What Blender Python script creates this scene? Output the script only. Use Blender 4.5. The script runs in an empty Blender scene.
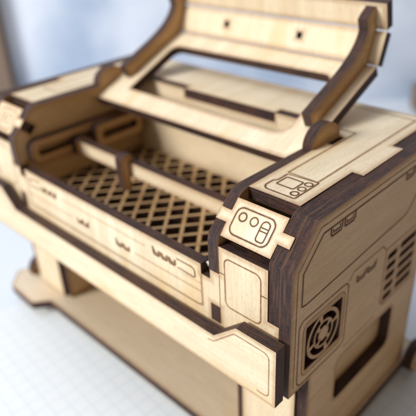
import bpy, math, random
from mathutils import Vector, Matrix
from mathutils.geometry import tessellate_polygon
random.seed(7)
S = 0.001                      # everything below is written in millimetres
scene = bpy.context.scene
C = scene.collection

# ------------------------------------------------------------------ camera
cam = bpy.data.cameras.new('camera'); cam_o = bpy.data.objects.new('camera', cam); C.objects.link(cam_o)
cam_o.location = (49.39*S, -71.23*S, 134.11*S)
cam_o.rotation_euler = (math.radians(59.92), math.radians(2.49), math.radians(43.82))
cam.sensor_width = 36; cam.lens = 36*550.28/416
cam.clip_start = 0.005; cam.clip_end = 50
cam.dof.use_dof = True; cam.dof.focus_distance = 0.113; cam.dof.aperture_fstop = 16.5
scene.camera = cam_o

# ------------------------------------------------------------------ light
world = bpy.data.worlds.new('World'); scene.world = world; world.use_nodes = True
wn, wl = world.node_tree.nodes, world.node_tree.links
bg = wn['Background']; tc = wn.new('ShaderNodeTexCoord'); sx = wn.new('ShaderNodeSeparateXYZ')
wl.new(tc.outputs['Generated'], sx.inputs[0])
mr = wn.new('ShaderNodeMapRange'); mr.interpolation_type = 'SMOOTHSTEP'
mr.inputs['From Min'].default_value = -0.35; mr.inputs['From Max'].default_value = 0.75
wl.new(sx.outputs['X'], mr.inputs['Value'])
cr = wn.new('ShaderNodeMix'); cr.data_type = 'RGBA'
cr.inputs[6].default_value = (0.74, 0.86, 1.0, 1); cr.inputs[7].default_value = (0.50, 0.33, 0.17, 1)
wl.new(mr.outputs[0], cr.inputs[0]); wl.new(cr.outputs[2], bg.inputs['Color'])
bg.inputs['Strength'].default_value = 0.50

def area(name, loc, target, size, power, color):
    l = bpy.data.lights.new(name, 'AREA'); l.shape = 'RECTANGLE'; l.size = size[0]*S; l.size_y = size[1]*S
    l.energy = power; l.color = color
    o = bpy.data.objects.new(name, l); C.objects.link(o); o.location = Vector(loc)*S
    d = (Vector(target)-Vector(loc)).normalized(); o.rotation_euler = d.to_track_quat('-Z', 'Y').to_euler()
    return o
area('window_light', (-420, -760, 470), (-60, 20, 50), (300, 260), 10.8, (1.0, 0.978, 0.94))
area('top_fill', (-380, -60, 900), (-100, 120, 30), (600, 500), 4.6, (0.84, 0.90, 1.0))  # added cool fill from overhead, brightens tops and backdrop; stands for no actual source
scene.view_settings.view_transform = 'Standard'; scene.view_settings.look = 'None'
scene.view_settings.gamma = 1; scene.view_settings.exposure = 0

# ------------------------------------------------------------------ materials
def mat(name):
    m = bpy.data.materials.new(name); m.use_nodes = True
    n, l = m.node_tree.nodes, m.node_tree.links
    return m, n, l, n['Principled BSDF']
def nd(n, t, **k):
    o = n.new(t)
    for a, v in k.items():
        if a in ('op',): o.operation = v
        else: setattr(o, a, v)
    return o
def mixc(n, l, fac, a, b):
    x = n.new('ShaderNodeMix'); x.data_type = 'RGBA'
    for i, v in ((6, a), (7, b)):
        if isinstance(v, tuple): x.inputs[i].default_value = (*v, 1)
        else: l.new(v, x.inputs[i])
    if isinstance(fac, (int, float)): x.inputs[0].default_value = fac
    else: l.new(fac, x.inputs[0])
    return x.outputs[2]
def rng(n, l, v, a, b, c=0., d=1.):
    x = n.new('ShaderNodeMapRange'); l.new(v, x.inputs[0])
    for i, q in enumerate((a, b, c, d)): x.inputs[i+1].default_value = q
    return x.outputs[0]
def uvnoise(n, l, uv, sc, scale=1., detail=3., rough=.55):
    mp = n.new('ShaderNodeMapping'); mp.inputs['Scale'].default_value = (*sc, 1); l.new(uv, mp.inputs[0])
    t = n.new('ShaderNodeTexNoise'); t.inputs['Scale'].default_value = scale
    t.inputs['Detail'].default_value = detail; t.inputs['Roughness'].default_value = rough
    l.new(mp.outputs[0], t.inputs[0]); return t.outputs[0]

def birch(name, light, dark, amber=.5):
    m, n, l, p = mat(name)
    uv = n.new('ShaderNodeUVMap'); uv.uv_map = 'UVMap'; uv = uv.outputs[0]     # u across the grain, v along it, in mm
    broad = uvnoise(n, l, uv, (.16, .014), 1, 3)
    fine = uvnoise(n, l, uv, (1.7, .09), 1, 4, .6)
    fleck = uvnoise(n, l, uv, (5.5, .75), 1, 2, .5)
    patch = uvnoise(n, l, uv, (.085, .03), 1, 2)
    c = mixc(n, l, rng(n, l, broad, .35, .68), light, dark)
    c = mixc(n, l, rng(n, l, fine, .40, .70, 0, .55), c, tuple(x*.78 for x in dark))
    sheet_tone = uvnoise(n, l, uv, (.012, .012), 1, 1)                  # each sheet starts elsewhere in this slow noise
    c = mixc(n, l, rng(n, l, sheet_tone, .35, .65, .0, .35), c, tuple(x*y for x, y in zip(dark, (.98, .93, .84))))
    smoke = uvnoise(n, l, uv, (.22, .30), 1, 5, .7)
    c = mixc(n, l, rng(n, l, smoke, .60, .80, 0, .40), c, tuple(x*y for x, y in zip(dark, (.80, .66, .48))))
    am = tuple((dark[0]*1.0, dark[1]*.88, dark[2]*.66))
    c = mixc(n, l, rng(n, l, patch, .56, .74, 0, amber), c, am)
    c = mixc(n, l, rng(n, l, fleck, .58, .72, 0, .62), c, tuple((dark[0]*.55, dark[1]*.47, dark[2]*.38)))
    l.new(c, p.inputs['Base Color'])
    p.inputs['Roughness'].default_value = .52; p.inputs['Specular IOR Level'].default_value = .35
    b = n.new('ShaderNodeBump'); b.inputs['Strength'].default_value = .35; b.inputs['Distance'].default_value = .00006
    l.new(fleck, b.inputs['Height']); l.new(b.outputs[0], p.inputs['Normal'])
    return m
def charred(name):
    m, n, l, p = mat(name)
    uvn = n.new('ShaderNodeUVMap'); uvn.uv_map = 'UVMap'; uv = uvn.outputs[0]  # u round the cut, v through the sheet, in mm
    s = n.new('ShaderNodeSeparateXYZ'); l.new(uv, s.inputs[0])
    blot = uvnoise(n, l, uv, (.5, 1.3), 1, 5, .65)
    stri = uvnoise(n, l, uv, (7., .8), 1, 3, .6)
    grit = uvnoise(n, l, uv, (6., 6.), 1, 3, .7)
    add = n.new('ShaderNodeMath'); add.operation = 'MULTIPLY_ADD'; l.new(blot, add.inputs[0]); add.inputs[1].default_value = .5; l.new(s.outputs[1], add.inputs[2])
    # three plies: darker glue lines near 1 and 2 mm
    w = n.new('ShaderNodeMath'); w.operation = 'SINE'
    k = n.new('ShaderNodeMath'); k.operation = 'MULTIPLY'; k.inputs[1].default_value = 2*math.pi/1.25; l.new(add.outputs[0], k.inputs[0]); l.new(k.outputs[0], w.inputs[0])
    c = mixc(n, l, rng(n, l, blot, .3, .72), (.008, .004, .004), (.060, .025, .018))
    c = mixc(n, l, rng(n, l, w.outputs[0], -.2, 1, 0, .55), c, (.030, .016, .016))
    c = mixc(n, l, rng(n, l, stri, .52, .75, 0, .55), c, (.10, .052, .034))
    c = mixc(n, l, rng(n, l, grit, .56, .68, 0, .80), c, (.23, .17, .165))
    lay = uvnoise(n, l, uv, (.13, 2.4), 1, 5, .66)                      # the plies, as streaks running along the cut
    c = mixc(n, l, rng(n, l, lay, .49, .61, 0, .65), c, (.150, .070, .040))
    c = mixc(n, l, rng(n, l, lay, .46, .36, 0, .80), c, (.016, .013, .020))
    big = uvnoise(n, l, uv, (.9, .7), 1, 6, .75)
    c = mixc(n, l, rng(n, l, stri, .53, .62, 0, .5), c, (.010, .006, .006))
    c = mixc(n, l, rng(n, l, big, .55, .70, 0, .7), c, (.125, .055, .032))
    hue = n.new('ShaderNodeTexNoise'); hue.inputs['Scale'].default_value = 130; hue.inputs['Detail'].default_value = 2; tco = n.new('ShaderNodeTexCoord'); l.new(tco.outputs['Object'], hue.inputs[0])
    c = mixc(n, l, rng(n, l, hue.outputs[0], .45, .62, 0, .55), c, (.085, .034, .020))
    c = mixc(n, l, rng(n, l, big, .44, .30, 0, .7), c, (.008, .005, .007))
    rim = n.new('ShaderNodeMath'); rim.operation = 'PINGPONG'; rim.inputs[1].default_value = 1.5; l.new(s.outputs[1], rim.inputs[0])
    rj = n.new('ShaderNodeMath'); rj.operation = 'MULTIPLY_ADD'; l.new(grit, rj.inputs[0]); rj.inputs[1].default_value = .45; l.new(rim.outputs[0], rj.inputs[2])
    c = mixc(n, l, rng(n, l, rj.outputs[0], .42, .16, 0, .70), c, (.20, .115, .062))
    l.new(c, p.inputs['Base Color'])
    l.new(rng(n, l, grit, .35, .7, .38, .7), p.inputs['Roughness'])
    p.inputs['Specular IOR Level'].default_value = .30
    b = n.new('ShaderNodeBump'); b.inputs['Strength'].default_value = .9; b.inputs['Distance'].default_value = .00022
    h = n.new('ShaderNodeMath'); h.operation = 'ADD'; l.new(stri, h.inputs[0]); l.new(grit, h.inputs[1])
    l.new(h.outputs[0], b.inputs['Height']); l.new(b.outputs[0], p.inputs['Normal'])
    return m
def scorch(name, col):
    m, n, l, p = mat(name)
    a = n.new('ShaderNodeAttribute'); a.attribute_name = 'burn'
    tcn = n.new('ShaderNodeTexCoord')
    nz = n.new('ShaderNodeTexNoise'); nz.inputs['Scale'].default_value = 900; nz.inputs['Detail'].default_value = 3
    l.new(tcn.outputs['Object'], nz.inputs[0])
    mu = n.new('ShaderNodeMath'); mu.operation = 'MULTIPLY'; l.new(a.outputs['Fac'], mu.inputs[0]); l.new(rng(n, l, nz.outputs[0], .25, .6, .80, 1.12), mu.inputs[1])
    mu.use_clamp = True
    c = mixc(n, l, rng(n, l, mu.outputs[0], .45, .95), (.40, .185, .055), col)
    l.new(c, p.inputs['Base Color']); p.inputs['Roughness'].default_value = .7
    l.new(mu.outputs[0], p.inputs['Alpha'])
    return m
M = {}
M['birch'] = birch('birch_veneer', (.80, .69, .51), (.66, .525, .345), .65)
M['shaded'] = birch('birch_shaded_veneer', (.60, .41, .225), (.47, .30, .145), .6)  # birch copy with the brown shade of the right-facing sides put into its colour
M['toast'] = birch('toasted_veneer', (.84, .64, .36), (.64, .42, .19), .7)
M['kraft'] = birch('shelf_veneer', (.72, .61, .46), (.63, .515, .37), .3)
M['char'] = charred('charred_cut_edge')
M['scorch'] = scorch('scorched_line', (.028, .011, .006))

# ------------------------------------------------------------------ builders
class MB:
    def __init__(s): s.v=[]; s.f=[]; s.m=[]; s.uv=[]; s.burn=[]
    def vert(s, p, b=0.): s.v.append(Vector(p)); s.burn.append(b); return len(s.v)-1
    def face(s, ids, mi, uvs): s.f.append(ids); s.m.append(mi); s.uv.append(uvs)
    def build(s, name, mats, parent=None, origin=(0,0,0)):
        me = bpy.data.meshes.new(name); o = bpy.data.objects.new(name, me); C.objects.link(o)
        org = Vector(origin)
        me.from_pydata([(v-org)*S for v in s.v], [], s.f)
        for k in mats: me.materials.append(M[k])
        for i, p in enumerate(me.polygons): p.material_index = s.m[i]
        u = me.uv_layers.new(name='UVMap'); j = 0
        for uvs in s.uv:
            for q in uvs: u.data[j].uv = q; j += 1
        at = me.attributes.new('burn', 'FLOAT', 'POINT'); at.data.foreach_set('value', s.burn)
        me.update()
        place(o, org, parent)
        return o
ORG = {}
def place(o, org, parent):
    ORG[o.name] = Vector(org)
    if parent is not None:
        o.parent = parent; o.location = (Vector(org)-ORG[parent.name])*S
    else: o.location = Vector(org)*S

# maps: 2D sheet coordinates -> space.  (origin, U, V); the visible face is at the origin plane, the sheet lies behind it
class Map:
    def __init__(s, o, U, V, N=None):
        s.o, s.U, s.V = Vector(o), Vector(U).normalized(), Vector(V).normalized()
        s.N = Vector(N).normalized() if N else s.U.cross(s.V)
    def __call__(s, a, b, h=0.): return s.o + s.U*a + s.V*b + s.N*h
def area2(l): return sum(l[i][0]*l[(i+1)%len(l)][1]-l[(i+1)%len(l)][0]*l[i][1] for i in range(len(l)))/2
def rrect(x0, y0, x1, y1, r, n=6):
    if x0 > x1: x0, x1 = x1, x0
    if y0 > y1: y0, y1 = y1, y0
    pts = []
    for cx, cy, a0 in ((x1-r, y0+r, -90), (x1-r, y1-r, 0), (x0+r, y1-r, 90), (x0+r, y0+r, 180)):
        for i in range(n+1):
            a = math.radians(a0+90*i/n); pts.append((cx+r*math.cos(a), cy+r*math.sin(a)))
    return pts
def circ(cx, cy, r, n=28): return [(cx+r*math.cos(2*math.pi*i/n), cy+r*math.sin(2*math.pi*i/n)) for i in range(n)]
def rnd(poly, r, n=4):
    """round listed corners: poly entries (x, y) sharp or (x, y, r)"""
    out = []; L = len(poly)
    for i, q in enumerate(poly):
        rr = q[2] if len(q) > 2 else r
        if rr <= 0: out.append((q[0], q[1])); continue
        p = Vector(q[:2]); a = Vector(poly[i-1][:2])-p; b = Vector(poly[(i+1) % L][:2])-p
        rr = min(rr, a.length*.49, b.length*.49); A = p+a.normalized()*rr; B = p+b.normalized()*rr
        for k in range(n+1):
            t = k/n; w = A*(1-t)**2 + p*2*t*(1-t) + B*t*t; out.append((w.x, w.y))
    return out
def inset(loop, d, ccw=True):
    """offset to the left (inside of a counter-clockwise loop)"""
    out = []; n = len(loop)
    for i in range(n):
        p0, p1, p2 = Vector(loop[i-1]), Vector(loop[i]), Vector(loop[(i+1) % n])
        a, b = (p1-p0), (p2-p1)
        if a.length < 1e-6 or b.length < 1e-6: out.append(tuple(p1)); continue
        a.normalize(); b.normalize(); na = Vector((-a.y, a.x)); nb = Vector((-b.y, b.x))
        m = na+nb
        if m.length < .2: m = na
        m.normalize(); k = d/max(.35, m.dot(na)); out.append((p1.x+m.x*k, p1.y+m.y*k))
    return out
def dedupe(l):
    o = []
    for p in l:
        if not o or (Vector(p)-Vector(o[-1])).length > 1e-4: o.append(tuple(p))
    if (Vector(o[0])-Vector(o[-1])).length < 1e-4: o.pop()
    return o
EPS = .035
def sheet(mb, mp, outline, t=3., holes=(), grain='v', scorch=.45, halo=.55, flip=False, back=True, fm=0, bm=None):
    """a laser-cut plywood sheet: faces (material 0), charred edges (1), scorched rims (2)"""
    if bm is None: bm = fm
    ou, ov = random.uniform(0, 400), random.uniform(0, 400)
    def uv(a, b): return (b+ou, a+ov) if grain == 'u' else (a+ou, b+ov)
    outline = dedupe(outline)
    if area2(outline) < 0: outline.reverse()
    hs = []
    for h in holes:
        h = dedupe(h)
        if area2(h) > 0: h = h[::-1]
        hs.append(h)
    loops = [outline]+hs
    flat = [p for l in loops for p in l]
    tris = tessellate_polygon([[Vector((*p, 0)) for p in l] for l in loops])
    top = [mb.vert(mp(*p)) for p in flat]; bot = [mb.vert(mp(*p, -t)) for p in flat]
    right = mp.U.cross(mp.V).dot(mp.N) > 0
    for tr in tris:
        a, b, c = tr
        A = (Vector(flat[b])-Vector(flat[a])).cross(Vector(flat[c])-Vector(flat[a]))
        if (A < 0) == right: tr = (a, c, b)
        mb.face([top[i] for i in tr], fm, [uv(*flat[i]) for i in tr])
        tr = tr[::-1]
        mb.face([bot[i] for i in tr], bm, [uv(*flat[i]) for i in tr])
    k = 0
    for l in loops:
        n = len(l); run = random.uniform(0, 300)
        for i in range(n):
            j = (i+1) % n; d = (Vector(l[j])-Vector(l[i])).length
            a, b = l[i], l[j]
            ids = [mb.vert(mp(*a, -t)), mb.vert(mp(*b, -t)), mb.vert(mp(*b)), mb.vert(mp(*a))]
            uvs = [(run, 0), (run+d, 0), (run+d, t), (run, t)]
            if not right: ids.reverse(); uvs.reverse()
            mb.face(ids, 1, uvs); run += d
        if scorch > 0:
            ins = inset(l, halo); mid = inset(l, halo*.22)
            rings = [(l, scorch*1.6), (mid, scorch*.75), (ins, .24), (inset(l, halo*2.8), 0.)]
            for (la, ba), (lb, bb) in zip(rings, rings[1:]):
                ia = [mb.vert(mp(*p, EPS), min(1, ba)) for p in la]; ib = [mb.vert(mp(*p, EPS), bb) for p in lb]
                for i in range(n):
                    j = (i+1) % n; ids = [ia[i], ia[j], ib[j], ib[i]]
                    if not right: ids.reverse()
                    mb.face(ids, 2, [(0, 0)]*4)
        k += n
def engrave(mb, mp, pts, closed=False, w=.34, halo=.45, depth=1.):
    """a laser-engraved line: charred core with a scorched fringe"""
    pts = dedupe(pts) if closed else [p for i, p in enumerate(pts) if i == 0 or (Vector(p)-Vector(pts[i-1])).length > 1e-4]
    n = len(pts); w = w*random.uniform(.9, 1.1)
    w *= .72; prof = [(-w/2-halo, 0), (-w/2-halo*.34, .34*depth), (-w*.46, .75*depth), (-w*.22, 1.05*depth), (w*.22, 1.05*depth), (w*.46, .75*depth), (w/2+halo*.34, .34*depth), (w/2+halo, 0)]
    rows = []
    for i in range(n):
        p1 = Vector(pts[i]); p0 = Vector(pts[i-1]) if (i or closed) else p1; p2 = Vector(pts[(i+1) % n]) if (i < n-1 or closed) else p1
        a, b = p1-p0, p2-p1
        if a.length < 1e-6: a = b
        if b.length < 1e-6: b = a
        a = a.normalized(); b = b.normalized(); na, nb = Vector((-a.y, a.x)), Vector((-b.y, b.x)); m = na+nb
        if m.length < .2: m = na
        m.normalize(); k = 1/max(.5, m.dot(na))
        rows.append([mb.vert(mp(p1.x+m.x*o*k, p1.y+m.y*o*k, EPS*1.7+random.uniform(0, .004)), bn) for o, bn in prof])
    for i in range(n if closed else n-1):
        r, q = rows[i], rows[(i+1) % n]
        for k in range(len(prof)-1): mb.face([r[k], q[k], q[k+1], r[k+1]], 2, [(0, 0)]*4)
MATS = ['birch', 'char', 'scorch', 'shaded', 'toast', 'kraft']
def tag(o, label=None, cat=None, group=None, kind=None):
    for k, v in (('label', label), ('category', cat), ('group', group), ('kind', kind)):
        if v: o[k] = v

# ------------------------------------------------------------------ dimensions (mm), from the photograph
ZK, ZT, ZB, CH, D, W = 68.5, 77.3, 34.0, 8.2, 71.2, 130.8
cl = math.hypot(CH, ZT-ZK)
cdir = Vector((0, CH, ZT-ZK)).normalized()

root = bpy.data.objects.new('plywood_model', None); C.objects.link(root); ORG['plywood_model'] = Vector((-65, 35, -6)); root.location = Vector((-65, 35, -6))*S
tag(root, 'laser-cut birch plywood model of a workshop cutting machine with its lid raised, on graph paper', 'wooden model')

# map helpers
def mright(x): return Map((x, 0, 0), (0, 1, 0), (0, 0, 1))               # faces +X
def mleft(x): return Map((x, 0, 0), (0, 1, 0), (0, 0, 1), (-1, 0, 0))    # faces -X
def mfront(y): return Map((0, y, 0), (1, 0, 0), (0, 0, 1))               # faces -Y
def mtop(z): return Map((0, 0, z), (1, 0, 0), (0, 1, 0))                 # faces +Z
def clasp(mb, mp, x, y, s=1., n=2, dirx=1, pitch=3.4):
    """the little square-cornered clasp mark engraved along the seams: a row of open U shapes with a doubled line"""
    for k in range(n):
        p = lambda u, v: (x+dirx*(k*pitch+u)*s, y+v*s)
        e = pitch-.75
        engrave(mb, mp, [p(0, 2.3 if k == 0 else 1.7), p(.1, .45), p(.4, 0), p(e-.3, 0), p(e, .4), p(e, 1.7)], w=.5, halo=.42)
        engrave(mb, mp, [p(.55, 1.5), p(.6, .7), p(e-.5, .62)], w=.34, halo=.32)

# ---- outer side panels (B)
def notch(s0, s1, dep):
    """points cut into the sloping front edge for a tab, from upper to lower"""
    n = Vector((0, ZT-ZK, -CH)).normalized()
    f = lambda s, h: tuple((Vector((0, 0, ZK))+cdir*s+n*h)[1:])
    return [f(s1, 0), f(s1, dep), f(s0, dep), f(s0, 0)]
outB = [(0, ZB), (0, ZK), (CH, ZT), (D, ZT), (D, 42), (62.5, 42), (62.5, 0), (8, 0), (8, ZB)]
def side_features(mb, mp):
    sl = []
    for r in range(5):
        z = 50.3-r*3.35
        sl.append(rrect(41.8, z-.85, 46.6, z+.85, .8, 3)); sl.append(rrect(48.6, z-.6, 57.5, z+1.1, .8, 3))
    slot = rrect(20.4, 15.8, 49.0, 30.4, 2.2, 5)
    fan = rrect(5.8, 38.4, 20.2, 51.2, .6, 3)
    sheet(mb, mp, outB, 3., [slot, fan]+sl, grain='u', scorch=.5, fm=3, bm=3)
    engrave(mb, mp, rnd([(1.7, ZB+2.2), (1.7, ZK-.5), (CH+.8, ZT-2.0), (D-2, ZT-2.0)], 0, 1), w=.22, halo=.3, depth=.8)
    engrave(mb, mp, rnd([(3.5, 58.6), (3.5, ZK-1.6), (10.0, ZT-3.8), (52.5, ZT-3.8, 2), (53.5, 64.5, 2), (49, 60.2, 2), (5.0, 58.2, .8)], .2, 3), True, w=.34, halo=.35)
    engrave(mb, mp, rrect(3.0, 35.0, 22.6, 54.2, 2.0), True, w=.26, halo=.35, depth=.9)
    engrave(mb, mp, rrect(4.6, 36.9, 21.4, 52.6, 2.2), True, w=.2, halo=.3, depth=.7)
    engrave(mb, mp, [(22.6, 54.2), (24.5, 55.8), (38, 55.8), (40.2, 53.6), (62, 53.6)], w=.24, halo=.4, depth=.75)
    engrave(mb, mp, [(60, 34.8), (42.5, 34.8), (40.2, 36.6), (40.2, 53.6)], w=.24, halo=.4, depth=.75)
    engrave(mb, mp, [(22.6, 33.4), (38, 33.4)], w=.2, halo=.5, depth=.5)
    for y_, z_, k_ in ((12.8, 71.3, 1.0), (45.5, 71.3, 1.0), (26.2, 51.6, .95)):
        for k in range(2):
            a = y_+k*5.2*k_; p = lambda u, v: (a+u*k_, z_+v*k_)
            engrave(mb, mp, [p(0, 2.1), p(0, .5), p(.5, 0), p(3.7, 0), p(4.2, .5), p(4.2, 2.1)], w=.5, halo=.4)
            engrave(mb, mp, [p(.8, 1.5), p(.8, .8), p(3.4, .8), p(3.4, 1.7)], w=.36, halo=.3)
def fan_grille(parent, mp, org):
    mb = MB(); cy, cz = 13.0, 44.9
    f = lambda r, a: (cy+r*math.cos(a), cz+r*math.sin(a))
    # ring wheel cut from one sheet: circular plate with arc slots
    holes = []
    for r0, r1, n, off in ((2.1, 3.25, 4, .5), (4.0, 5.6, 4, .5)):
        for k in range(n):
            a0 = 2*math.pi*(k+off*0)/n + (.20 if r0 < 3 else .12) + (math.pi/4 if r0 < 3 else .25); a1 = a0 + 2*math.pi/n - 2*(.20 if r0 < 3 else .12)
            pts = [f(r1, a0+(a1-a0)*i/9) for i in range(10)]+[f(r0, a1+(a0-a1)*i/9) for i in range(10)]
            holes.append(pts)
    sheet(mb, mp, circ(cy, cz, 6.6, 48), 2.2, holes, grain='u', scorch=.5, halo=.3, fm=3, bm=3)
    o = mb.build('fan_grille', MATS, parent, org)
    return o
mb = MB(); mp = mright(0); side_features(mb, mp)
sideR = mb.build('side_panel', MATS, root, (-1.5, 35, 34))
fan_grille(sideR, mright(-.05), (-1, 13, 45))
# fan backing, seen dark behind the grille: the side liner (A) closes it
mb = MB(); mp = mleft(-W); side_features(mb, mp)
sideL = mb.build('side_panel', MATS, root, (-W+1.5, 35, 34))
fan_grille(sideL, mleft(-W+.05), (-W+1, 13, 45))

# ---- side liners (A): pierced behind the openings
outA = [(0.25, 53.4), (0.25, ZK+.1)] + notch(4.3, 7.2, 3.2)[::-1] + [(CH+.05, ZT-.15), (30.2, ZT-.15), (30.2, ZT-3.1), (49, ZT-3.1), (49, ZT-.15), (D-.3, ZT-.15), (D-.3, 42.3), (62.2, 42.3), (62.2, .1), (10.2, .1), (10.2, ZB), (3.2, ZB), (3.2, 53.4)]
for sx_, name in ((-3.12, 'R'), (-W+3.12, 'L')):
    mb = MB(); mp = mright(sx_) if name == 'R' else mleft(sx_)
    hol = [rrect(5.4, 38, 20.6, 51.6, 1), rrect(41, 36, 58, 52.4, 1)]
    sheet(mb, mp, outA, 3.0, hol, grain='u', scorch=.3, fm=3, bm=3)
    mb.build('side_liner', MATS, root, (sx_, 35, 34))

# ---- inner tower plates (I) with hinge ears
ear = [(34.6, ZT-.2)] + [(40.8+6.2*math.cos(math.pi*(1-i/16)), ZT+.2+5.0*math.sin(math.pi*(1-i/16))) for i in range(17)] + [(47, ZT-3.1)]
outI = [(0.0, 59.4), (0.0, 66.4, 1.6), (.35, 68.6, 0)]
nI = notch(4.2, 7.3, 4.6)[::-1]
outI = [(-.15, 59.4), (-.15, 67.4), (.3, ZK+.9)] + [(a, b) for a, b in nI] + [(CH-1.6, ZT-2.0), (CH-.6, ZT-.9), (CH+.6, ZT-.25), (CH+2.0, ZT)] + ear + [(D-.4, ZT-3.1), (D-.4, .1), (8.6, .1), (8.6, ZB), (3.1, ZB), (3.1, 44.7), (-.15, 44.7), (-.15, 49.6), (3.1, 49.6), (3.1, 59.4)]
for x, name in ((-20.0, 'R'), (-W+23.0, 'L')):
    mb = MB(); mp = mright(x)
    sheet(mb, mp, outI, 3.0, [], grain='u', scorch=.35, fm=3, bm=0)
    mb.build('inner_panel', MATS, root, (x, 35, 34))

# ---- front panel
def mirror(pts): return [(-W-a, b) for a, b in reversed(pts)]
Rh = [(-25.9, 59.4), (-25.9, 56.6), (-22.9, 56.6), (-22.9, 59.3), (-20.0, 59.3), (-20.0, 66.9), (-6.15, 66.9), (-6.15, 53.4), (-3.1, 53.4), (-3.1, 35)]
frontO = mirror(Rh) + Rh
frontO = [(-3.1, 35), (-W+3.1, 35)] + [p for p in mirror(Rh)[1:]] + Rh[:-1]
mb = MB(); mp = mfront(0)
hl = [[(-22.9, 44.7), (-20.0, 44.7), (-20.0, 49.6), (-22.9, 49.6)]]; hl += [[(-W-a, b) for a, b in hl[0]]]
sheet(mb, mp, frontO, 3.0, hl, grain='v', scorch=.3)
for s in (0, 1):
    X = (lambda a: a) if s == 0 else (lambda a: -W-a)
    engrave(mb, mp, rrect(X(-18.3), 51.2, X(-8.0), 64.6, 1.6), True, w=.26, halo=.28, depth=.8)
    engrave(mb, mp, [(X(-20.0), 59.9), (X(-18.4), 59.9)], w=.2, halo=.2)
    engrave(mb, mp, [(X(-8.0), 59.6), (X(-6.2), 59.6)], w=.2, halo=.2)
    engrave(mb, mp, [(X(-20.0), 59.0), (X(-20.0), 49.8)], w=.14, halo=.2, depth=.8)
engrave(mb, mp, [(-25.9, 56.4), (-25.9, 47.3), (-27.4, 46.9), (-103.4, 46.9), (-104.9, 47.3), (-104.9, 59)], w=.28, halo=.4, depth=.75)
for X, d_ in ((lambda a: a, 1), (lambda a: -W-a, -1)):
    clasp(mb, mp, X(-43.0), 54.7, .98, 3, d_, 3.0)
    engrave(mb, mp, rnd([(X(-34.2), 57.1), (X(-28.0), 57.1, 1.5), (X(-28.0), 54.3, .8), (X(-34.0), 54.6)], 0, 5), w=.30, halo=.3, depth=.9)
    clasp(mb, mp, X(-58.9), 50.6, .95, 2, d_, 3.3)
engrave(mb, mp, [(-26.2, 51.2), (-51.0, 51.2)], w=.16, halo=.45, depth=.45)
engrave(mb, mp, [(-104.6, 51.2), (-79.8, 51.2)], w=.16, halo=.45, depth=.45)
engrave(mb, mp, [(-26.2, 53.6), (-34, 53.6)], w=.14, halo=.3, depth=.35)
engrave(mb, mp, [(-46, 55.6), (-84.6, 55.6)], w=.16, halo=.45, depth=.4)
mb.build('front_panel', MATS, root, (-65, 1.5, 35))

# dried glue where the front panel meets the tower
import bmesh
bmg = bmesh.new(); bmesh.ops.create_icosphere(bmg, subdivisions=3, radius=1)
for v in bmg.verts:
    k = 1+.25*math.sin(v.co.x*4+1)*math.cos(v.co.y*5)+.15*math.sin(v.co.z*7); v.co = Vector((v.co.x*1.15*k, v.co.y*1.0*k, v.co.z*.8*k))*S
meg = bpy.data.meshes.new('glue_blob'); bmg.to_mesh(meg); bmg.free()
for p_ in meg.polygons: p_.use_smooth = True
mg = bpy.data.materials.new('dried_glue'); mg.use_nodes = True; pg = mg.node_tree.nodes['Principled BSDF']
pg.inputs['Base Color'].default_value = (.44, .41, .34, 1); pg.inputs['Roughness'].default_value = .3; meg.materials.append(mg)
og = bpy.data.objects.new('glue_blob', meg); C.objects.link(og); place(og, (-24.2, 2.2, 59.2), root)

# ---- front bumper
mb = MB(); mp = mfront(-4.1)
bz, br, bb = 44.7, 51.0, 34.2
bo = [(-.6, bb), (-.6, br), (-11.7, br), (-18.6, bz), (-W+21.4, bz), (-W+14.6, br), (-W+.6, br), (-W+.6, bb)]
sheet(mb, mp, bo, 3.0, [], grain='u', scorch=.28, halo=.4)
for X in ((lambda a: a), (lambda a: -W-a)):
    engrave(mb, mp, rnd([(X(-20.6), 42.6, .4), (X(-18.6), 43.0, .6), (X(-12.2), 49.1, .6), (X(-2.4), 49.1, 1.8), (X(-2.4), 36.3, 1.8), (X(-5.5), 36.3, .4)], 0, 5)[1:-1], w=.22, halo=.22, depth=.7)
mb.build('front_bumper', MATS, root, (-65, -4, 40))

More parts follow.
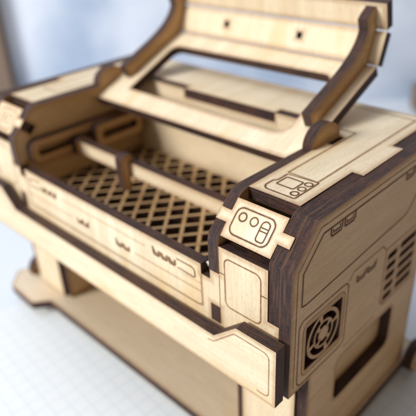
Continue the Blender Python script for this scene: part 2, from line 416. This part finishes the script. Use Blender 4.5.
# ---- sloping control panels
for s in (0, 1):
    mp = Map((0, 0, ZK), (1, 0, 0), tuple(cdir)); X = (lambda a: a) if s == 0 else (lambda a: -W-a)
    mp.o += mp.N*.12
    mb = MB()
    sheet(mb, mp, [(X(a), b) for a, b in [(-20, 1.1), (-6.2, 1.1), (-6.2, 4.4), (-3.2, 4.4), (-3.2, 7.1), (-6.2, 7.1), (-6.2, 10.3), (-20, 10.3), (-20, 7.2), (-23.1, 7.2), (-23.1, 4.3), (-20, 4.3)]], 3.0, [], grain='v', scorch=.5, halo=.4)
    engrave(mb, mp, rrect(X(-18.6), 2.4, X(-8.3), 8.7, 1.7), True, w=.27, halo=.3)
    if s == 0:
        engrave(mb, mp, circ(-16.6, 6.7, .95, 24), True, w=.28, halo=.25)
        engrave(mb, mp, circ(-13.5, 6.7, .95, 24), True, w=.28, halo=.25)
        a0, a1 = -11.5, -9.4
        mid = (a0+a1)/2
        engrave(mb, mp, [(mid+1.05*math.cos(math.pi-math.pi*i/12), 6.75+1.0*math.sin(math.pi-math.pi*i/12)) for i in range(13)] + rnd([(a1, 6.7), (a1, 3.2, .7), (a0, 3.2, .7), (a0, 6.7)], 0, 5)[1:-1], True, w=.27, halo=.22)
        engrave(mb, mp, [(a0, 6.25), (a1, 6.25)], w=.26, halo=.15)
        engrave(mb, mp, [(a0, 5.5), (a1, 5.5)], w=.26, halo=.15)
    else:
        engrave(mb, mp, rrect(X(-16.6), 4.0, X(-14.4), 7.2, .5), True, w=.26, halo=.2)
        engrave(mb, mp, rrect(X(-13.0), 4.0, X(-10.2), 7.2, .5), True, w=.26, halo=.2)
        engrave(mb, mp, [(X(-13.0), 5.6), (X(-10.2), 5.6)], w=.22, halo=.2)
    mb.build('control_panel', MATS, root, (X(-13), 4, 72.8))

# ---- top deck (one U-shaped sheet)
mb = MB(); mp = mtop(ZT+.1)
R_ = [(-81.3, 47.0), (-54.0+6, 47.0)]
top = [(-20.0, 10.4), (-6.2, 10.4), (-6.2, 30.3), (-3.3, 30.3), (-3.3, 48.9), (-6.2, 48.9), (-6.2, D)]
top += [(-W-a, b) for a, b in reversed(top[1:])] + [(-W+20.0, 10.4), (-W+20.0, 47.2), (-W+24.0, 47.2), (-W+24.0, 53), (-81.3, 53.0), (-81.3, 50.0), (-43.5, 50.0), (-43.5, 53), (-24.0, 53), (-24.0, 47.2), (-20.0, 47.2)]
sheet(mb, mp, top, 3.0, [rrect(-19.5, 40.5, -18.0, 46.2, .3)], grain='v', scorch=.4, halo=.5)
for X in ((lambda a: a), (lambda a: -W-a)):
    engrave(mb, mp, [(X(-17.3), 21.2), (X(-9.3), 21.2), (X(-9.3), 67.8), (-65, 67.8)], w=.28, halo=.4, depth=.8)
    engrave(mb, mp, [(X(-17.3), 21.2), (X(-17.3), 50.4), (X(-24.5), 50.4)], w=.28, halo=.4, depth=.8)
    if X(0) == 0:
        engrave(mb, mp, rnd([(-16.9, 20.4), (-16.9, 16.8, .4), (-17.6, 16.0, .4), (-17.6, 13.2, .6), (-16.6, 12.0, .6), (-8.9, 12.0, .4), (-8.9, 21.0)], 0, 4), w=.3, halo=.35)
        engrave(mb, mp, [(-16.9, 20.4), (-8.9, 21.0)], w=.22, halo=.2)
        engrave(mb, mp, rrect(-16.1, 15.2, -11.6, 19.2, .4), True, w=.34, halo=.3)
        for y in (13.9, 16.5, 19.1): engrave(mb, mp, circ(-10.2, y, .88, 22), True, w=.34, halo=.25)
mb.build('top_deck', MATS, root, (-65, 50, ZT))

# ---- walls of the bay
mb = MB(); mp = mfront(50.1)
sheet(mb, mp, [(-W+23.2, ZB), (-23.2, ZB), (-23.2, ZT-3.1), (-24.3, ZT-3.1), (-24.3, ZT-.1), (-43.6, ZT-.1), (-43.6, ZT-3.05), (-81.2, ZT-3.05), (-81.2, ZT-.1), (-W+24.5, ZT-.1), (-W+24.5, ZT-3.1), (-W+23.2, ZT-3.1)], 2.8, [], grain='u', scorch=.25)
mb.build('bay_wall', MATS, root, (-65, 51, ZB))
mb = MB(); mp = Map((0, D-.2, 0), (1, 0, 0), (0, 0, 1), (0, 1, 0))
sheet(mb, mp, [(-W+6.2, 35), (-6.2, 35), (-6.2, ZT-3.0), (-W+6.2, ZT-3.0)], 3.0, [rrect(-90, 45, -40, 62, 2)], grain='u', scorch=.3)
mb.build('back_panel', MATS, root, (-65, D, 50))
mb = MB(); mp = mtop(37.5)
sheet(mb, mp, [(-W+23.1, 3.2), (-23.1, 3.2), (-23.1, 50), (-W+23.1, 50)], 3.0, [], grain='u', scorch=0, fm=3)
mb.build('bay_floor', MATS, root, (-65, 25, 35))

# ---- honeycomb bed: one sheet of diamond lattice
mb = MB(); ZBED = 50.6
x0, x1, y0, y1 = -W+23.2, -23.2, 3.2, 49.9
px_, py_ = 3.36, 4.08
sheet(mb, mtop(ZBED), [(x0, y0), (x1, y0), (x1, y1), (x0, y1)], 2.6, [[(x0+1.2, y0+1.2), (x1-1.2, y0+1.2), (x1-1.2, y1-1.2), (x0+1.2, y1-1.2)]], scorch=.4, halo=.3)
def bar(p, q, wd, ztop, th):
    p, q = Vector(p), Vector(q); d = (q-p); L = d.length; d.normalize()
    m = Map((p.x, p.y, ztop), (d.x, d.y, 0), (-d.y, d.x, 0))
    sheet(mb, m, [(0, -wd/2), (L, -wd/2), (L, wd/2), (0, wd/2)], th, [], grain='u', scorch=.8, halo=.24, fm=4)
def clip(c, dx, dy):
    """segment of the line through (c, y0) with direction (dx, dy) inside the bed"""
    ts = [0, 1e3]
    for a, d, lo, hi in ((c, dx, x0+1, x1-1), (y0+1, dy, y0+1, y1-1)):
        if abs(d) < 1e-9: continue
        t0, t1 = (lo-a)/d, (hi-a)/d
        if t0 > t1: t0, t1 = t1, t0
        ts[0] = max(ts[0], t0); ts[1] = min(ts[1], t1)
    return ts
for sgn in (1, -1):
    dx, dy = sgn*px_/math.hypot(px_, py_), py_/math.hypot(px_, py_)
    k = -20
    while k < 40:
        c = -45.1+3.36 - sgn*(14.55-y0-1)*px_/py_ + (k-12)*2*px_; k += 1
        t0, t1 = clip(c, dx, dy)
        if c < x0-90 or c > x1+90: continue
        if t1-t0 > 1: bar((c+dx*t0+random.uniform(-.12, .12), y0+1+dy*t0), (c+dx*t1+random.uniform(-.12, .12), y0+1+dy*t1), random.uniform(1.0, 1.28), ZBED+(.06 if sgn > 0 else 0)-.05, 2.5)
mb.build('lattice_bed', MATS, root, (-65, 26, ZBED))

# ---- rails, gantry and carriage
for s in (0, 1):
    x = -W+26.1 if s == 0 else -26.1
    mb = MB(); mp = mright(x) if s == 0 else mleft(x)
    sheet(mb, mp, rrect(1.4+2.2, 59.2, 45, 67.2, 3.0), 2.9, [rrect(6.2, 61.9, 42.2, 64.6, 1.3)], grain='u', scorch=.6, fm=3)
    mb.build('rail', MATS, root, (x, 24, 63))
    mb = MB(); mp = mright(x+3.0) if s == 0 else mleft(x-3.0)
    sheet(mb, mp, rrect(26.5, 58.0, 47, 66.6, 2.6), 2.95, [rrect(29.5, 61.2, 44.5, 63.6, 1.1)], grain='u', scorch=.6, fm=3)
    mb.build('rail_guide', MATS, root, (x, 36, 63))
mb = MB(); mp = mfront(20)
sheet(mb, mp, [(-W+23.5, 61.9), (-W+26.6, 61.9), (-W+26.6, 58.4), (-26.6, 58.4), (-26.6, 61.9), (-23.5, 61.9), (-23.5, 63.0), (-W+23.5, 63.0)], 3.0, [], grain='u', scorch=.3)
gan = mb.build('gantry_bar', MATS, root, (-65, 21.5, 60))
for x in (-W+28.8, -26.4):
    mb = MB(); mp = mright(x)
    sheet(mb, mp, rrect(18.5, 57.6, 23.8, 63.9, 1.8), 3.2, [], grain='v', scorch=.6, fm=3)
    mb.build('gantry_end', MATS, gan, (x, 21, 60))
mb = MB(); mp = mright(-75.6)
sheet(mb, mp, rnd([(17.0, 54.2, .8), (19.85, 54.2, .8), (19.85, 63.2, .2), (21.2, 63.2, .4), (21.2, 65.8, 1.3), (16.8, 65.8, 1.8)], 0, 4), 3.1, [], grain='v', scorch=.6, fm=3)
mb.build('carriage', MATS, gan, (-77, 21, 60))

# ---- lid
la = math.radians(24); A0 = Vector((0, 45, 79.1))
f1 = Map(A0, (1, 0, 0), (0, math.cos(la), math.sin(la)))
LX0, LX1 = -W+22.9, -22.9
mb = MB()
sheet(mb, f1, rnd([(LX0, -13.1, .8), (LX1-4.2, -13.1, 1.0), (LX1, -8.0, 1.5), (LX1, 26.0), (LX0, 26.0), (LX0, -8.6, 1.5)], 0, 4), 2.9,
      [rnd([(-97.6, -5.6, 1.0), (-32.5, -5.9, 5.0), (-32.5, 19.3, 3.5), (-97.6, 18.6, 3.5)], 0, 7)], grain='v', scorch=.35)
E1 = A0 + Vector((0, math.cos(la), math.sin(la)))*26.35
E1 = Vector((0, E1.y, E1.z))
lid = mb.build('lid', MATS, root, (-65, 41, 78))
a2 = math.radians(70); a3 = math.radians(105)
f2 = Map(E1, (1, 0, 0), (0, math.cos(a2), math.sin(a2)))
mb = MB()
sq = lambda cx, cy, h: [(cx-h, cy-h), (cx+h, cy-h), (cx+h, cy+h), (cx-h, cy+h)]
sheet(mb, f2, [(LX0, .1), (LX1, .1), (LX1, 9.2), (LX0, 9.2)], 2.9, [sq(-50.6, 4.9, 1.0), sq(-80.4, 4.9, 1.0)], grain='v', scorch=.22)
mb.build('lid_band', MATS, lid, tuple(E1+Vector((-65, 0, 0))))
E2 = E1 + Vector((0, math.cos(a2), math.sin(a2)))*9.6
f3 = Map(E2, (1, 0, 0), (0, math.cos(a3), math.sin(a3)))
mb = MB()
sheet(mb, f3, [(LX0, 0), (LX1, 0), (LX1, 7.4), (LX0, 7.4)], 2.9, [], grain='v', scorch=.22)
mb.build('lid_band', MATS, lid, tuple(E2+Vector((-65, 0, 0))))
# ribs follow the bent profile
prof = [f1(0, s) for s in (-1.0, 6, 14, 22)] ; prof += [E1*1.0]
path = [(f1(0, -1.0), f1.N), (f1(0, 20), f1.N), (E1, (f1.N+f2.N).normalized()), (E1+(E2-E1)*.5, f2.N), (E2, (f2.N+f3.N).normalized()), (f3(0, 6.4), f3.N)]
def yz(v): return (v.y, v.z)
rh = 4.6
low = [yz(p) for p, n_ in path]
high = [yz(p+n_*rh) for p, n_ in path]
# smooth the outer edge
def chaikin(l, k=3):
    for _ in range(k):
        o = [l[0]]
        for a, b in zip(l, l[1:]):
            o += [(a[0]*.75+b[0]*.25, a[1]*.75+b[1]*.25), (a[0]*.25+b[0]*.75, a[1]*.25+b[1]*.75)]
        o.append(l[-1]); l = o
    return l
for x in (-26.0, LX0+6.1):
    mb = MB(); mp = mright(x)
    P = lambda p, q: Vector(yz(p+q*rh))
    b0, b1, b2 = P(f1(0, 11), f1.N), P(E1, (f1.N*.62+f2.N*.38).normalized()), P(E2, (f2.N+f3.N).normalized())
    h_ = [tuple(P(f1(0, -1.0), f1.N))]+[tuple(b0*(1-t)**2+b1*2*t*(1-t)+b2*t*t) for t in [i/14 for i in range(15)]]+[tuple(P(f3(0, 4.6), f3.N)), tuple(P(f3(0, 5.6), f3.N*.6))]
    sheet(mb, mp, low + list(reversed(h_)), 3.0, [], grain='u', scorch=.35, fm=3)
    mb.build('lid_rib', MATS, lid, (x, 60, 90))

# ---- stand: legs, shelf, feet
for X in ((lambda a: a), (lambda a: -W-a)):
    mb = MB(); mp = mfront(7.2)
    sheet(mb, mp, [(X(a), b) for a, b in [(-20.0, 0.1), (-3.1, 0.1), (-3.1, 30.5), (-4.6, 31.6), (-4.6, 37), (-20, 37)]], 3.0, [], grain='v', scorch=.3)
    mb.build('leg_panel', MATS, root, (X(-11), 8, 0))
mb = MB(); mp = mtop(0)
lob = [(1.2, D), (1.2, 8), (8.0, 7.5, 1.0), (10.0, 4.0, .8), (2.6, -3.2, .8), (-13.5, -3.6, .8), (-18.0, 2.0, .8)]
sh = rnd(lob + [(-W-a[0],)+tuple(a[1:]) for a in reversed(lob)], 0, 4)
sheet(mb, mp, sh, 3.0, [], grain='u', scorch=.45, fm=5)
mb.build('shelf', MATS, root, (-65, 35, -3))
for x in (3.4, -W-3.4):
    for y in (11.5, 64.5):
        mb = MB(); mp = mright(x+1.5) if x > 0 else mright(x+1.5)
        sheet(mb, mp, circ(y, 1.4, 5.2, 36), 3.1, [], grain='v', scorch=.6, fm=3)
        engrave(mb, mp, circ(y, 1.4, 2.6, 28), True, w=.3)
        mb.build('foot_disc', MATS, root, (x, y, 0))
for x in (-6, -W+6):
    for y in (2.5, 64):
        mb = MB(); sheet(mb, mtop(-3.02), circ(x, y, 4.6, 28), 2.98, [], scorch=0)
        mb.build('foot_pad', MATS, root, (x, y, -6))

# ------------------------------------------------------------------ the place: table, paper, backdrop
m, n, l, p = mat('pale_tabletop'); M['table'] = m
tcn = n.new('ShaderNodeTexCoord'); t = n.new('ShaderNodeTexNoise'); t.inputs['Scale'].default_value = 6; t.inputs['Detail'].default_value = 4
l.new(tcn.outputs['Object'], t.inputs[0])
l.new(mixc(n, l, rng(n, l, t.outputs[0], .35, .65), (.60, .645, .71), (.66, .70, .76)), p.inputs['Base Color']); p.inputs['Roughness'].default_value = .6
m, n, l, p = mat('graph_paper'); M['paper'] = m
tcn = n.new('ShaderNodeTexCoord'); s_ = n.new('ShaderNodeSeparateXYZ'); l.new(tcn.outputs['Object'], s_.inputs[0])
lines = []
for k in (0, 1):
    a = n.new('ShaderNodeMath'); a.operation = 'PINGPONG'; a.inputs[1].default_value = .0025; l.new(s_.outputs[k], a.inputs[0])
    lines.append(rng(n, l, a.outputs[0], .00018, .00034, 1, 0))
mx = n.new('ShaderNodeMath'); mx.operation = 'MAXIMUM'; l.new(lines[0], mx.inputs[0]); l.new(lines[1], mx.inputs[1])
t = n.new('ShaderNodeTexNoise'); t.inputs['Scale'].default_value = 25; l.new(tcn.outputs['Object'], t.inputs[0])
base = mixc(n, l, t.outputs[0], (.66, .69, .71), (.73, .76, .77))
f = n.new('ShaderNodeMath'); f.operation = 'MULTIPLY'; f.inputs[1].default_value = .30; l.new(mx.outputs[0], f.inputs[0])
l.new(mixc(n, l, f.outputs[0], base, (.42, .50, .58)), p.inputs['Base Color']); p.inputs['Roughness'].default_value = .75
M['edge_paper'] = m
m, n, l, p = mat('blue_wall_paint'); M['blue'] = m
tcn = n.new('ShaderNodeTexCoord'); t = n.new('ShaderNodeTexNoise'); t.inputs['Scale'].default_value = 13; t.inputs['Detail'].default_value = 4
l.new(tcn.outputs['Object'], t.inputs[0])
l.new(mixc(n, l, rng(n, l, t.outputs[0], .36, .62), (.38, .48, .64), (.70, .77, .89)), p.inputs['Base Color']); p.inputs['Roughness'].default_value = .8
m, n, l, p = mat('brown_wood'); M['brown'] = m
tcn = n.new('ShaderNodeTexCoord'); mpn = n.new('ShaderNodeMapping'); mpn.inputs['Scale'].default_value = (40, 40, 4); l.new(tcn.outputs['Object'], mpn.inputs[0])
t = n.new('ShaderNodeTexNoise'); t.inputs['Scale'].default_value = 1.; t.inputs['Detail'].default_value = 5; l.new(mpn.outputs[0], t.inputs[0])
l.new(mixc(n, l, t.outputs[0], (.10, .065, .045), (.26, .185, .13)), p.inputs['Base Color']); p.inputs['Roughness'].default_value = .5

def simple_box(name, mkey, c, half, rz=0., bevel=.0):
    import bmesh
    bm = bmesh.new(); bmesh.ops.create_cube(bm, size=2)
    for v in bm.verts: v.co = Vector((v.co.x*half[0], v.co.y*half[1], v.co.z*half[2]))*S
    if bevel: bmesh.ops.bevel(bm, geom=bm.edges[:], offset=bevel*S, segments=2, affect='EDGES')
    me = bpy.data.meshes.new(name); bm.to_mesh(me); bm.free(); me.materials.append(M[mkey])
    o = bpy.data.objects.new(name, me); C.objects.link(o); o.location = Vector(c)*S; o.rotation_euler = (0, 0, rz)
    return o
TZ = -6.0
yaw = math.radians(43.82)
fwd = Vector((-math.sin(yaw), math.cos(yaw), 0)); rgt = Vector((math.cos(yaw), math.sin(yaw), 0))
o = simple_box('tabletop', 'table', (-150, 100, TZ-.35-10), (900, 900, 10), yaw); tag(o, kind='structure')
pc = Vector((-28, -62, TZ-.3))
o = simple_box('graph_paper', 'paper', tuple(pc), (105, 148, .08), math.radians(-4)); 
tag(o, 'white squared graph paper sheet with faint blue grid lying under the wooden model', 'paper')
wc = Vector((49, -71, 0))+fwd*402
o = simple_box('background_wall', 'blue', (wc.x, wc.y, 190), (1200, 10, 420), yaw); tag(o, kind='structure')
pp = Vector((49, -71, 0))+fwd*387+rgt*(-168)
o = simple_box('wooden_post', 'brown', (pp.x, pp.y, 90), (24, 4, 130), yaw, 1); o.location.z = (TZ+.05+130)*S
tag(o, 'brown wooden post standing blurred behind the left end of the model', 'post')
pp = Vector((-98, 298, 0))
o = simple_box('wooden_block', 'brown', (pp.x, pp.y, TZ+.05+9), (12, 9, 9), yaw, 1.5)
tag(o, 'small brown wooden block blurred on the table beyond the right rear corner', 'block')
